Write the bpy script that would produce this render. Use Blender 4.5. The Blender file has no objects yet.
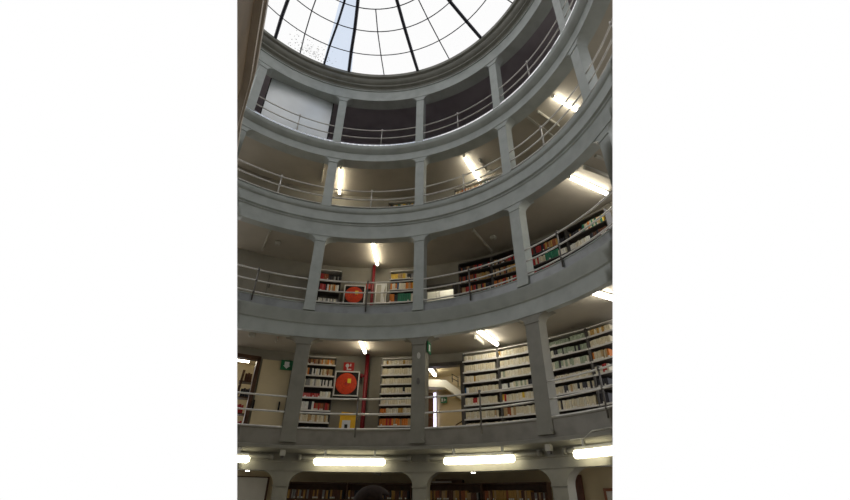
import bpy, bmesh, math, random
from mathutils import Vector, Matrix
random.seed(7)
C = bpy.context.scene.collection
rad = math.radians
# ------------------------------------------------------------------ camera
F, PITCH, ROLL = 418.2, .547, .012
CAM = Vector((1.55, -4.385, 1.55))
c_, s_ = math.cos(PITCH), math.sin(PITCH)
rt, up, fw = Vector((1, 0, 0)), Vector((0, -s_, c_)), Vector((0, c_, s_))
cr, sr = math.cos(ROLL), math.sin(ROLL)
RT, UP = rt * cr + up * sr, rt * -sr + up * cr
cd = bpy.data.cameras.new('camera'); cam = bpy.data.objects.new('camera', cd); C.objects.link(cam)
M = Matrix((RT, UP, -fw)).transposed().to_4x4(); M.translation = CAM
cam.matrix_world = M
cd.sensor_width = 36; cd.lens = 36 * F / 850; cd.clip_start = .05; cd.shift_x = .5 / 850
bpy.context.scene.camera = cam
# ------------------------------------------------------------------ sky (bright overcast) and exposure
w = bpy.data.worlds.new('overcast_sky'); bpy.context.scene.world = w; w.use_nodes = True
WORLD = 1.0
w.node_tree.nodes['Background'].inputs[0].default_value = (1, 1, 1, 1)
w.node_tree.nodes['Background'].inputs[1].default_value = WORLD
vs = bpy.context.scene.view_settings
vs.view_transform = 'Standard'; vs.look = 'None'; vs.gamma = 1; vs.exposure = 0.0
TUBE = 20.0          # radiance of a lit fluorescent tube
# The scene holds the sector of the rotunda that the photograph shows, between two
# section planes through the standpoint; plus the wall and roof behind the standpoint.
def sect_normal(px, sgn):
    r = (px - 424.5) / F
    return ((RT - fw * r) if sgn > 0 else (fw * r - RT)).normalized()
SECTION = [sect_normal(237.2, 1), sect_normal(612.6, -1)]   # keep side: (p-CAM).n > 0
def to_photo(p):
    d = Vector(p) - CAM; k = d.dot(fw)
    return 424.5 + F * d.dot(RT) / k, 250 - F * d.dot(UP) / k, k

# ------------------------------------------------------------------ materials
def mat(name, col, rough=.6, noise=.0, nscale=6, bump=0, metal=0, emit=None, estr=0, col2=None, spec=.5, n2=0):
    m = bpy.data.materials.new(name); m.use_nodes = True
    nt = m.node_tree; b = nt.nodes['Principled BSDF']
    b.inputs['Base Color'].default_value = (*col, 1); b.inputs['Roughness'].default_value = rough
    b.inputs['Metallic'].default_value = metal; b.inputs['Specular IOR Level'].default_value = spec
    if emit:
        b.inputs['Emission Color'].default_value = (*emit, 1); b.inputs['Emission Strength'].default_value = estr
    if noise or bump:
        tc = nt.nodes.new('ShaderNodeTexCoord'); n = nt.nodes.new('ShaderNodeTexNoise')
        n.inputs['Scale'].default_value = nscale; n.inputs['Detail'].default_value = 6
        nt.links.new(tc.outputs['Object'], n.inputs['Vector'])
        if noise:
            mx = nt.nodes.new('ShaderNodeMix'); mx.data_type = 'RGBA'
            c2 = col2 or tuple(x * (1 - noise) for x in col)
            mx.inputs[6].default_value = (*col, 1); mx.inputs[7].default_value = (*c2, 1)
            rp = nt.nodes.new('ShaderNodeValToRGB'); rp.color_ramp.elements[0].position = .42; rp.color_ramp.elements[1].position = .68
            nt.links.new(n.outputs['Fac'], rp.inputs[0]); nt.links.new(rp.outputs[0], mx.inputs[0])
            nt.links.new(mx.outputs[2], b.inputs['Base Color'])
        if bump:
            bp = nt.nodes.new('ShaderNodeBump'); bp.inputs['Strength'].default_value = bump; bp.inputs['Distance'].default_value = .01
            nt.links.new(n.outputs['Fac'], bp.inputs['Height']); nt.links.new(bp.outputs[0], b.inputs['Normal'])
    return m
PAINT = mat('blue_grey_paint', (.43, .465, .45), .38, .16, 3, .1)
WARMLIT = mat('lamplight_grey_paint', (.24, .232, .195), .45, .18, 3, .1)  # the grey paint with the lower floors' dim, warm lamplight put into its colour
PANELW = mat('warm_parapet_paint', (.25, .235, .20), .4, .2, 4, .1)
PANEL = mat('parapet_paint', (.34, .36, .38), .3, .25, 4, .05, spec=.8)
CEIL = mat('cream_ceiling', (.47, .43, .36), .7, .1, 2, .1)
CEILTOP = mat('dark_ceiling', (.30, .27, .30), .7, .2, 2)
WALL = mat('gallery_wall', (.30, .28, .23), .75, .15, 2, .1)
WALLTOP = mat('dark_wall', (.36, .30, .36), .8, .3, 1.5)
WHITEW = mat('white_wall', (.72, .70, .62), .7, .08, 2)
CREAMW = mat('cream_wall', (.62, .52, .33), .7, .12, 2)
FLOORM = mat('stone_floor', (.32, .29, .25), .4, .2, 3)
CORN = mat('cornice_paint', (.24, .24, .21), .55, .2, 3)
STEEL = mat('rail_metal', (.62, .60, .57), .3, .2, 9, 0, .9)
STEELL = mat('pale_rail_metal', (.66, .64, .60), .3, .15, 9, 0, .55)
KERB = mat('polished_edge_metal', (.88, .89, .9), .12, .05, 9, 0, 1.0)
STEELD = mat('dark_rail_metal', (.16, .15, .14), .4, .2, 9, 0, .7)
SHELF = mat('shelf_metal', (.74, .72, .68), .45, .1, 8)
SHELFD = mat('shelf_gap_shade', (.06, .055, .05), .7, .1, 8)  # near-black: shade of the gaps above the books put into the colour
WOOD = mat('brown_wood', (.10, .045, .022), .4, .4, 9)
WOODRED = mat('reddish_door_wood', (.13, .045, .02), .4, .3, 6)
NEARWOOD = mat('near_wood', (.24, .165, .09), .55, .25, 5)
NEARTRIM = mat('near_trim', (.62, .55, .47), .5, .2, 5)
IRON = mat('skylight_iron', (.012, .012, .03), .5, .1, 9)
RED = mat('red_paint', (.55, .02, .02), .4, .2, 6)
REDP = mat('red_pipe_paint', (.22, .008, .014), .45, .2, 6)
HOSE = mat('red_hose', (.75, .06, .01), .5, .25, 20)
WHITE = mat('white_enamel', (.78, .78, .76), .4, .05, 9)
GREEN = mat('sign_green', (.01, .16, .06), .4, .1, 9)
YELLOW = mat('yellow_plastic', (.92, .52, .03), .45, .1, 6)
YLAB = mat('yellow_label', (.85, .65, .03), .5, .1, 9)
BLACK = mat('black_void', (.012, .01, .01), .8, .1, 9)
TUBEM = mat('lit_tube', (.9, .9, .85), .5, emit=(1, .90, .70), estr=TUBE)
TUBEG = mat('lit_diffuser', (.9, .9, .85), .5, emit=(1, .92, .66), estr=TUBE * .45)
TUBEC = mat('lit_tube_white', (.9, .9, .9), .5, emit=(1, .94, .80), estr=TUBE)
OFFT = mat('unlit_tube', (.45, .42, .34), .4, .1, 9)
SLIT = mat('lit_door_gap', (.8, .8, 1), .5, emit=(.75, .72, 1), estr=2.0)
HOUS = mat('lamp_housing', (.55, .54, .48), .5, .1, 9)
PAGES = mat('paper_edges', (.62, .56, .42), .8, .1, 20)
LABELM = mat('paper_label', (.78, .76, .70), .7, .08, 30)
SKIN = mat('skin', (.55, .28, .18), .5, .1, 10)
HAIR = mat('dark_hair', (.030, .016, .010), .75, .4, 40, .3, spec=.15)
SHIRT = mat('dark_cloth', (.05, .055, .08), .8, .2, 12)
TROUS = mat('trouser_cloth', (.03, .035, .05), .8, .2, 12)
def glass(name, tint, tr, rough=.05):
    m = bpy.data.materials.new(name); m.use_nodes = True; nt = m.node_tree; nt.nodes.clear()
    o = nt.nodes.new('ShaderNodeOutputMaterial'); mx = nt.nodes.new('ShaderNodeMixShader')
    a = nt.nodes.new('ShaderNodeBsdfTransparent'); a.inputs[0].default_value = (*tint, 1)
    g = nt.nodes.new('ShaderNodeBsdfGlossy'); g.inputs[0].default_value = (.8, .85, .9, 1); g.inputs['Roughness'].default_value = rough
    tc = nt.nodes.new('ShaderNodeTexCoord'); n = nt.nodes.new('ShaderNodeTexNoise'); n.inputs['Scale'].default_value = 1.3
    mr = nt.nodes.new('ShaderNodeMapRange'); mr.inputs[3].default_value = tr * .6; mr.inputs[4].default_value = tr * 1.4
    nt.links.new(tc.outputs['Object'], n.inputs['Vector']); nt.links.new(n.outputs['Fac'], mr.inputs[0]); nt.links.new(mr.outputs[0], mx.inputs[0])
    nt.links.new(a.outputs[0], mx.inputs[1]); nt.links.new(g.outputs[0], mx.inputs[2]); nt.links.new(mx.outputs[0], o.inputs[0])
    return m
DIRT = mat('leaf_dirt', (.30, .29, .27), .9, .3, 30)
GLASS = glass('skylight_glass', (1, 1, 1), .02)
GLASSB = glass('bluish_skylight_glass', (.72, .80, .93), .05)
def frosted(name, col):
    m = bpy.data.materials.new(name); m.use_nodes = True; nt = m.node_tree; nt.nodes.clear()
    o = nt.nodes.new('ShaderNodeOutputMaterial'); ad = nt.nodes.new('ShaderNodeMixShader'); ad.inputs[0].default_value = .15
    d = nt.nodes.new('ShaderNodeBsdfDiffuse'); t = nt.nodes.new('ShaderNodeBsdfTranslucent')
    tc = nt.nodes.new('ShaderNodeTexCoord'); n = nt.nodes.new('ShaderNodeTexNoise'); n.inputs['Scale'].default_value = 1.1
    rp = nt.nodes.new('ShaderNodeValToRGB'); rp.color_ramp.elements[0].color = (*[x * .8 for x in col], 1); rp.color_ramp.elements[1].color = (*col, 1)
    rp.color_ramp.elements[0].position = .35; rp.color_ramp.elements[1].position = .65
    nt.links.new(tc.outputs['Object'], n.inputs['Vector']); nt.links.new(n.outputs['Fac'], rp.inputs[0])
    for x in (d, t): nt.links.new(rp.outputs[0], x.inputs[0])
    nt.links.new(d.outputs[0], ad.inputs[1]); nt.links.new(t.outputs[0], ad.inputs[2]); g = nt.nodes.new('ShaderNodeBsdfGlossy'); g.inputs['Roughness'].default_value = .35; m2 = nt.nodes.new('ShaderNodeMixShader'); m2.inputs[0].default_value = .45
    nt.links.new(ad.outputs[0], m2.inputs[1]); nt.links.new(g.outputs[0], m2.inputs[2]); nt.links.new(m2.outputs[0], o.inputs[0])
    return m
FROST = frosted('frosted_glass', (.80, .88, .92))

# ------------------------------------------------------------------ helpers
def link(name, bm, mats, parent=None, smooth=False, loc=None, rz=0):
    me = bpy.data.meshes.new(name); bmesh.ops.recalc_face_normals(bm, faces=bm.faces); bm.to_mesh(me); bm.free()
    for m in (mats if isinstance(mats, (list, tuple)) else [mats]): me.materials.append(m)
    if smooth:
        for p in me.polygons: p.use_smooth = True
        if smooth != 'all': me.set_sharp_from_angle(angle=rad(35))
    o = bpy.data.objects.new(name, me); C.objects.link(o)
    if parent: o.parent = parent
    if loc is not None: o.location = loc; o.rotation_euler = (0, 0, rz)
    return o
def tag(o, label, cat, group=None):
    o['label'] = label; o['category'] = cat
    if group: o['group'] = group
    return o
def struct(o, label=None, cat=None):
    o['kind'] = 'structure'
    if label: o['label'] = label
    if cat: o['category'] = cat
    return o
def thing(name, label, cat, loc=(0, 0, 0), rz=0, group=None):
    o = bpy.data.objects.new(name, None); C.objects.link(o); o.location = loc; o.rotation_euler = (0, 0, rz)
    o.empty_display_size = .1
    return tag(o, label, cat, group)
def box(bm, x0, x1, y0, y1, z0, z1, mi=0):
    v = [bm.verts.new((x, y, z)) for z in (z0, z1) for x, y in ((x0, y0), (x1, y0), (x1, y1), (x0, y1))]
    for f in ((0, 3, 2, 1), (4, 5, 6, 7), (0, 1, 5, 4), (1, 2, 6, 5), (2, 3, 7, 6), (3, 0, 4, 7)):
        bm.faces.new([v[i] for i in f]).material_index = mi
def bbox(bm, x0, x1, y0, y1, z0, z1, bev=.004, mi=0):
    """bevelled box"""
    t = bmesh.new(); box(t, x0, x1, y0, y1, z0, z1)
    bmesh.ops.bevel(t, geom=t.edges[:], offset=bev, segments=2, affect='EDGES')
    me = bpy.data.meshes.new('t'); t.to_mesh(me); t.free(); n = len(bm.faces); bm.from_mesh(me); bpy.data.meshes.remove(me)
    bm.faces.ensure_lookup_table()
    for f in bm.faces[n:]: f.material_index = mi
def prism(bm, pts, y0, y1, mi=0):
    """outline pts (x,z) extruded along y"""
    a = [bm.verts.new((x, y0, z)) for x, z in pts]; b = [bm.verts.new((x, y1, z)) for x, z in pts]; n = len(pts)
    bm.faces.new(a).material_index = mi; bm.faces.new(b[::-1]).material_index = mi
    for i in range(n): bm.faces.new((a[i], b[i], b[(i + 1) % n], a[(i + 1) % n])).material_index = mi
def tube(bm, pts, r, seg=8, mi=0):
    pts = [Vector(p) for p in pts]; rings = []
    for i, p in enumerate(pts):
        t = (pts[min(i + 1, len(pts) - 1)] - pts[max(i - 1, 0)]).normalized()
        u = t.cross(Vector((0, 0, 1)));
        if u.length < .05: u = t.cross(Vector((0, 1, 0)))
        u.normalize(); v = t.cross(u)
        rings.append([bm.verts.new(p + (u * math.cos(6.28318 * k / seg) + v * math.sin(6.28318 * k / seg)) * r) for k in range(seg)])
    for a, b in zip(rings, rings[1:]):
        for k in range(seg): bm.faces.new((a[k], a[(k + 1) % seg], b[(k + 1) % seg], b[k])).material_index = mi
    bm.faces.new(rings[0][::-1]).material_index = mi; bm.faces.new(rings[-1]).material_index = mi
def ngon_disc(bm, cx, cz, r, y0, y1, seg=28, mi=0, a0=0):
    prism(bm, [(cx + r * math.cos(a0 + 6.28318 * k / seg), cz + r * math.sin(a0 + 6.28318 * k / seg)) for k in range(seg)], y0, y1, mi)
def P(az, r, z): return Vector((r * math.sin(rad(az)), r * math.cos(rad(az)), z))
def arc(az0, az1, r, z, n=14): return [P(az0 + (az1 - az0) * i / n, r, z) for i in range(n + 1)]
def ring(bm, prof, az0, az1, step=2.5, mi=None):
    """closed (r,z) profile swept round the axis"""
    n = max(1, int(abs(az1 - az0) / step)); rows = []
    for i in range(n + 1):
        a = az0 + (az1 - az0) * i / n; rows.append([bm.verts.new(P(a, r, z)) for r, z in prof])
    m = len(prof)
    for a, b in zip(rows, rows[1:]):
        for k in range(m):
            f = bm.faces.new((a[k], a[(k + 1) % m], b[(k + 1) % m], b[k]))
            if mi: f.material_index = mi.get(k, 0)
    bm.faces.new(rows[0][::-1]); bm.faces.new(rows[-1])
def B(): return bmesh.new()
def radial_thing(name, label, cat, az, r, z, group=None):
    return thing(name, label, cat, P(az, r, z), -rad(az), group)   # local x: clockwise, y: outward

# ------------------------------------------------------------------ the setting: ring beams, slabs, walls
R = {0: 5.35, 1: 5.135, 2: 5.0, 3: 4.9, 4: 4.79, 5: 4.48}
ZB = {0: 0.0, 1: 2.62, 2: 5.47, 3: 8.48, 4: 10.78}
ZT = {0: 2.11, 1: 4.86, 2: 7.60, 3: 10.28, 4: 12.84}
FL = {0: 0.0, 1: 2.65, 2: 5.35, 3: 8.36, 4: 10.69}
CZ = {0: 2.22, 1: 4.99, 2: 7.74, 3: 10.50, 4: 13.05}
A0, A1, WR, WR2 = -86, 112, 6.9, 7.15
COL = [16.33 + 30 * k for k in range(-2, 4)]          # column azimuths
profs = {
 1: [(5.35, 2.11), (5.35, 2.27), (5.335, 2.29), (5.335, 2.43), (5.16, 2.49), (5.12, 2.50), (5.12, 2.56), (5.165, 2.57), (5.165, 2.86), (5.15, 2.87), (5.15, 2.895), (5.23, 2.895), (5.23, 2.66), (5.45, 2.66), (5.45, 2.3), (5.6, 2.3), (5.6, 2.11)],
 2: [(5.135, 4.86), (5.135, 5.17), (5.10, 5.19), (5.09, 5.22), (5.0, 5.40), (4.99, 5.45), (5.06, 5.46), (5.06, 5.66), (5.045, 5.67), (5.045, 5.69), (5.13, 5.69), (5.13, 5.36), (5.28, 5.36), (5.28, 4.86)],
 3: [(5.0, 7.60), (5.0, 7.98), (4.975, 8.0), (4.975, 8.04), (4.93, 8.06), (4.93, 8.33), (4.90, 8.35), (4.88, 8.38), (4.88, 8.48), (4.95, 8.49), (4.95, 8.58), (5.02, 8.58), (5.02, 8.37), (5.24, 8.37), (5.24, 7.60)],
 4: [(4.9, 10.28), (4.9, 10.54), (4.86, 10.56), (4.81, 10.62), (4.79, 10.64), (4.77, 10.67), (4.77, 10.77), (4.86, 10.78), (4.86, 10.83), (4.92, 10.83), (4.92, 10.70), (5.25, 10.70), (5.25, 10.28)],
}
for k, pr in profs.items():
    bm = B(); ring(bm, pr, A0, A1, 2, {1: {7: 1}, 2: {6: 1}}.get(k)); struct(link('trim_%d' % k, bm, [WARMLIT, PANELW] if k == 1 else [PAINT, PANEL], smooth=True))
bm = B(); ring(bm, [(4.79, 12.84), (4.79, 13.26), (4.76, 13.27), (4.76, 13.30), (5.15, 13.30), (5.15, 12.84)], A0, A1, 2)
struct(link('trim_5', bm, PAINT, smooth=True))
bm = B(); ring(bm, [(4.76, 13.30), (4.74, 13.36), (4.66, 13.40), (4.66, 13.46), (4.60, 13.50), (4.56, 13.58), (4.56, 13.63), (4.49, 13.66), (4.48, 13.76), (4.9, 13.76), (4.9, 13.30)], A0, A1, 2)
struct(link('trim_6', bm, CORN, smooth=True))
# galleries: floor slab whose underside is the ceiling below
for k in range(5):
    bm = B(); r0 = {0: 5.45, 1: 5.28, 2: 5.24, 3: 5.25, 4: 5.0}[k]
    top = FL[k + 1] - .01 if k < 4 else 13.3
    ring(bm, [(r0, CZ[k]), (WR2, CZ[k]), (WR2, top), (r0, top)], A0, A1, 3)
    n = 'ceiling' if k == 4 else 'ceiling_%d' % k
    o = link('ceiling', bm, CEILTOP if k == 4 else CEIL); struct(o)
# kerb strip of pale metal along the top gallery edge
bm = B(); ring(bm, [(4.762, 10.765), (4.762, 10.82), (4.80, 10.82), (4.80, 10.765)], A0, A1, 2); struct(link('trim_7', bm, KERB))
# outer walls with door openings: (level, [(az0, az1, top of opening)])
doors = {0: [], 1: [(-34, -23.0, 4.72), (13.6, 21.6, 4.68)], 2: [(13.2, 20.6, 6.98)], 3: [], 4: []}
for k in range(5):
    bm = B(); a = A0; z0, z1 = FL[k], CZ[k]
    for d0, d1, dz in doors[k]:
        ring(bm, [(WR, z0), (WR2, z0), (WR2, z1), (WR, z1)], a, d0, 3)
        ring(bm, [(WR, dz), (WR2, dz), (WR2, z1), (WR, z1)], d0, d1, 3); a = d1
    ring(bm, [(WR, z0), (WR2, z0), (WR2, z1), (WR, z1)], a, A1, 3)
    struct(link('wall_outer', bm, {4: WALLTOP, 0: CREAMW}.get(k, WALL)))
# behind the standpoint: floor, wall and roof of the same hall; unseen side walls added to block light
bm = B(); ring(bm, [(0, 0), (40, 0), (40, -.2), (0, -.2)], -180, 180, 5)  # hall floor, extended unseen past the walls to block light from below
fl = struct(link('floor', bm, FLOORM)); fl['whole'] = 1
bm = B(); ring(bm, [(7.0, 0), (7.0, 13.8), (7.2, 13.8), (7.2, 0)], 114, 258, 4); wb = struct(link('wall_back', bm, WALL)); wb['whole'] = 1
bm = B(); ring(bm, [(7.0, 0), (7.0, 3), (7.2, 3), (7.2, 0)], 90, 114, 4); ring(bm, [(7.0, 3), (7.0, 6), (7.2, 6), (7.2, 3)], 102, 114, 4); o = struct(link('wall_right_lightblock', bm, WALL)); o['whole'] = 1  # unseen low stepped wall, added to keep side light out
bm = B(); ring(bm, [(7.0, 0), (7.0, 3), (7.2, 3), (7.2, 0)], 258, 290, 4); ring(bm, [(7.0, 3), (7.0, 6), (7.2, 6), (7.2, 3)], 258, 285, 4); o = struct(link('wall_left_lightblock', bm, WALL)); o['whole'] = 1  # the same added light-blocking steps on the left, out of view
bm = B(); ring(bm, [(4.6, 13.8), (7.2, 13.8), (7.2, 14.0), (4.6, 14.0)], 114, 258, 4); rb = struct(link('ceiling_back', bm, CEIL)); rb['whole'] = 1

# ------------------------------------------------------------------ skylight
RZ = [(4.50, 13.77), (3.82, 13.83), (3.10, 13.93), (2.50, 14.08), (1.8, 14.22), (1.1, 14.34), (.35, 14.42)]
sky = thing('skylight', 'round glazed skylight with dark iron bars over the well', 'skylight', (0, 0, 13.77))
def skybar(azs, r, n=7):
    bm = B(); pts = [P(azs[i] if i < len(azs) else azs[-1], RZ[i][0], RZ[i][1] - 13.77) for i in range(n)]; tube(bm, pts, r, 6)
    return link('glazing_bar', bm, IRON, sky)
for a in ([16.2] * 7, [45.3] * 7, [-13.2, -13, -12.3, -12, -12, -12, -12], [-43.9, -46.4, -49.6, -53, -56, -57, -58], [-23.5, -23.2, -22, -21, -21, -21, -21], [75.3] * 7, [105.3] * 7, [-88] * 7): skybar(a, .052 if a[0] > -23 or a[0] < -24 else .034)
for a in ([1.7, 1.2, .6, .4], [30.3] * 7, [62.0] * 7, [-33.5, -35, -36.7, -38], [90] * 7, [-66] * 7, [120] * 7): skybar(a, .017, min(7, len(a)))
for i in range(1, 7):
    bm = B(); tube(bm, arc(-100, 140, RZ[i][0], RZ[i][1] - 13.77, 70), .015, 5); link('glazing_ring', bm, IRON, sky)
bm = B()
for i in range(6):
    for j in range(120):
        a, b = -100 + 2 * j, -98 + 2 * j
        q = [P(a, RZ[i][0], RZ[i][1] - 13.75), P(b, RZ[i][0], RZ[i][1] - 13.75), P(b, RZ[i + 1][0], RZ[i + 1][1] - 13.75), P(a, RZ[i + 1][0], RZ[i + 1][1] - 13.75)]
        f = bm.faces.new([bm.verts.new(v) for v in q]); f.material_index = 1 if -24 <= a < -13 else 0
bmesh.ops.remove_doubles(bm, verts=bm.verts, dist=.0005)
link('glass_pane', bm, [GLASS, GLASSB], sky)
bm = B()                                             # scattered leaf litter lying on the left panes
for j in range(150):
    a = random.gauss(-30, 4.5); rr_ = min(4.45, random.gauss(4.25, .14)) ; u = random.uniform(.005, .014); th = random.uniform(0, 3.1)
    if not -42 < a < -19: continue
    z = 13.77 + (4.5 - rr_) * .09 - 13.77 + .035; c = P(a, rr_, z)
    q = [Vector((math.cos(th + k * 1.257) * u * (1 + .5 * (k % 2)), math.sin(th + k * 1.257) * u, 0)) for k in range(5)]
    lo = [bm.verts.new(c + v) for v in q]; hi = [bm.verts.new(c + v + Vector((0, 0, .006))) for v in q]; bm.faces.new(lo); bm.faces.new(hi)
    for k in range(5): bm.faces.new((lo[k], lo[(k + 1) % 5], hi[(k + 1) % 5], hi[k]))
link('leaf_litter', bm, DIRT, sky)['kind'] = 'stuff'

# ------------------------------------------------------------------ columns
LV = {0: 'ground floor', 1: 'lowest gallery', 2: 'second gallery from the bottom', 3: 'third gallery from the bottom', 4: 'top gallery'}
POS = ['far left', 'left', 'central', 'right', 'far right', 'outermost right']
def column(k, i):
    az = COL[i]; w_ = {0: .145, 1: .155, 2: .132, 3: .125, 4: .118}[k]; dep = {0: .28, 1: .30, 2: .30, 3: .28, 4: .26}[k]
    z0, z1 = ZB[k], ZT[k] + .01; H = z1 - z0
    t = radial_thing('column', 'grey painted %s column of the %s' % (POS[i], LV[k]), 'column', az, R[k], z0)
    bm = B(); fl_, fh = (.34, .27) if k == 0 else (.27, .17)
    pts = [(-w_, 0)]
    n = 6
    for j in range(n + 1):                           # flared head
        u = j / n; pts.append((-w_ - fl_ * (1 - math.cos(u * 1.5708)), H - fh + fh * math.sin(u * 1.5708)))
    pts += [(-x, z) for x, z in pts[::-1]]
    y0 = .012
    prism(bm, pts, y0, dep); sh = link('shaft', bm, PAINT if k > 1 else WARMLIT, t, smooth=True)
    bm = B(); box(bm, -w_ * 1.15, w_ * 1.15, -.004, y0 + .02, H - fh - .012, H - fh + .008)
    link('necking', bm, PAINT if k > 1 else WARMLIT, sh)
    if k:
        bm = B(); p = .55 * w_
        v = [(-w_ - .008, 0), (-w_ - .008, .04), (-p, .085), (p, .085), (w_ + .008, .04), (w_ + .008, 0)]
        prism(bm, v, -.03, y0 + .01); link('foot_block', bm, PAINT if k > 1 else WARMLIT, t)
for k in range(5):
    for i in range(6): column(k, i)

# ------------------------------------------------------------------ railings
BAY = ['far left', 'left of centre', 'right of centre', 'right', 'far right']
railz = {1: [3.51, 3.20, 2.90], 2: [6.30, 6.02, 5.73], 3: [9.14, 8.84, 8.57], 4: [11.48, 11.15]}
posts = {1: [-32, 1.5, 31.6, 60, 90], 2: [-28.5, 1.6, 31.2, 57.5, 90], 3: [-28.6, .4, 31.4, 59.5, 90], 4: [-27.6, 2.2, 31, 60, 90]}
for k in range(1, 5):
    rr = R[k] + .03
    for i in range(5):
        a0, a1 = COL[i], COL[i + 1]; m = {1: 1.75, 2: 1.5, 3: 1.45, 4: 1.4}[k]
        t = thing('railing', 'tubular metal railing across the %s bay of the %s' % (BAY[i], LV[k]), 'railing', P(a0 + 15, rr, FL[k]))
        off = P(a0 + 15, rr, FL[k])
        for z in railz[k]:
            bm = B(); tube(bm, [p - off for p in arc(a0 + m, a1 - m, rr, z, 18)], .019 if k < 4 else .017, 8); link('rail', bm, STEELL, t, smooth='all')
        bm = B(); pa = posts[k][i]; zb = {1: 2.74, 2: 5.52, 3: 8.56, 4: 10.9}[k]
        tube(bm, [P(pa, rr, z) - off for z in (zb, railz[k][0] + .03)], .017, 8)
        for z in railz[k] + [railz[k][0] + .03]: tube(bm, [P(pa, rr, z - .022) - off, P(pa, rr, z + .022) - off], .028, 8)
        link('post', bm, STEELD if k in (1, 2) else STEEL, t, smooth='all')

# ------------------------------------------------------------------ fluorescent lamps on the ceilings (they run radially)
def ceil_lamp(k, az, r0, r1, lit, label, m=TUBEM, w_=.045, hous=True):
    z = CZ[k]; t = radial_thing('fluorescent_light', label, 'ceiling light', az, (r0 + r1) / 2, z, None); L = (r1 - r0) / 2
    bm = B(); bbox(bm, -w_ * .6, w_ * .6, -L - .02, L + .02, -.045, -.001, .006); link('housing', bm, HOUS, t)
    bm = B(); tube(bm, [(0, -L, -.075), (0, L, -.075)], w_ * .85, 10); link('tube', bm, m if lit else OFFT, t, smooth='all')
    bm = B()
    for s in (-1, 1): bbox(bm, -w_ * .7, w_ * .7, s * (L + .012) - .012, s * (L + .012) + .012, -.11, -.03, .004)
    link('end_cap', bm, HOUS, t)
ceil_lamp(1, .35, 5.30, 6.29, 1, 'lit tube above the hose cabinet of the lowest gallery')
ceil_lamp(1, 31.2, 5.32, 6.46, 1, 'lit tube in front of the wide cream bookcase, lowest gallery', TUBEC, .055)
ceil_lamp(1, 28.6, 5.8, 6.24, 0, 'unlit short tube left of the lit one, lowest gallery', w_=.04)
ceil_lamp(1, 61.2, 5.3, 6.34, 1, 'lit tube at the right edge under the second gallery', TUBEC, .06)
ceil_lamp(2, 1.3, 5.28, 6.53, 1, 'lit tube above the hose cabinet of the second gallery')
ceil_lamp(2, -27.8, 5.38, 6.48, 0, 'unlit tube on the dark left ceiling of the second gallery', w_=.035)
ceil_lamp(2, 31.1, 5.45, 6.68, 0, 'unlit tube on the ceiling right of centre, second gallery', w_=.03)
ceil_lamp(2, 61.6, 5.34, 6.48, 1, 'lit tube at the right edge, second gallery', TUBEC, .05)
ceil_lamp(2, 65.5, 5.4, 6.38, 0, 'unlit tube beside the lit one at the right edge, second gallery', w_=.045)
ceil_lamp(3, -11.3, 5.52, 6.75, 1, 'lit tube just right of the left column, third gallery')
ceil_lamp(3, -16.7, 5.52, 6.3, 0, 'unlit tube just left of the left column, third gallery', w_=.03)
ceil_lamp(3, 29.2, 5.55, 6.85, 1, 'lit tube right of the central column, third gallery', TUBEC)
ceil_lamp(3, 32.6, 5.9, 6.4, 0, 'unlit short tube beside the lit one, third gallery', w_=.04)
ceil_lamp(3, 55.2, 5.5, 6.3, 0, 'unlit tube right of the right column, third gallery', w_=.03)
ceil_lamp(3, 61, 5.48, 6.4, 1, 'lit tube beyond the far right column, third gallery', TUBEC, .05)
ceil_lamp(0, -30, 5.8, 6.5, 1, 'lit tube inside the ground floor room at the far left')
# ground floor: long lamps hung under the first gallery's rim
def rim_lamp(a0, a1, z, label):
    p, q = P(a0, 5.17, z), P(a1, 5.17, z); L = (q - p).length / 2; am = (a0 + a1) / 2
    t = thing('fluorescent_light', label, 'lamp', (p + q) / 2, -rad(am), None)
    bm = B(); bbox(bm, -L, L, -.055, .055, -.07, .055, .028); link('diffuser', bm, TUBEG, t, smooth=True)
    bm = B(); box(bm, -L + .03, L - .03, -.03, .03, .05, .10)
    for s in (-1, 1): box(bm, s * L * .7 - .02, s * L * .7 + .02, -.02, .02, .08, .20)
    link('housing', bm, HOUS, t)
rim_lamp(-7.2, 8.9, 2.285, 'long lit lamp under the rim, between left and central columns')
rim_lamp(22.6, 38.6, 2.29, 'long lit lamp under the rim, between central and right columns')
rim_lamp(51.6, 68, 2.285, 'long lit lamp under the rim at the right edge')
rim_lamp(-37, -21, 2.285, 'long lit lamp under the rim at the left edge')
# pipe along the ground floor fascia
t = thing('pipe', 'grey pipe running along the ground floor fascia behind the lamps', 'pipe', (0, 0, 2.35))
for a, b in ((-40, -16.5), (-10.5, 14.2), (18.5, 43.6), (49, 75)):
    bm = B(); tube(bm, arc(a, b, 5.29, 0, 24), .045, 10); link('pipe_run', bm, WARMLIT, t, smooth='all')
for a in (-40, -16.5, -10.5, 14.2, 18.5, 43.6, 49, 75):
    bm = B(); tube(bm, arc(a - .35, a + .35, 5.29, 0, 2), .056, 10); link('pipe_collar', bm, WARMLIT, t, smooth='all')
for a, d in ((-14.3, 'left'), (46, 'right')):
    t = radial_thing('junction_box', 'small grey junction box under the rim above the %s ground floor column' % d, 'junction box', a, 5.235, 2.37)
    bm = B(); bbox(bm, -.055, .055, -.05, .05, 0, .115, .008); link('box_body', bm, HOUS, t)
    bm = B(); box(bm, -.03, .03, -.03, .03, -.05, .0); link('bracket', bm, STEELD, t)
bm = B(); tube(bm, [P(51.5, 5.13, 2.50) , P(54.5, 5.13, 2.50), P(56.5, 5.13, 2.59), P(64, 5.13, 2.59)], .012, 6)
tag(link('conduit', bm, HOUS, smooth='all'), 'thin pale conduit bending upward on the rim at the right edge', 'conduit')
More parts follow.
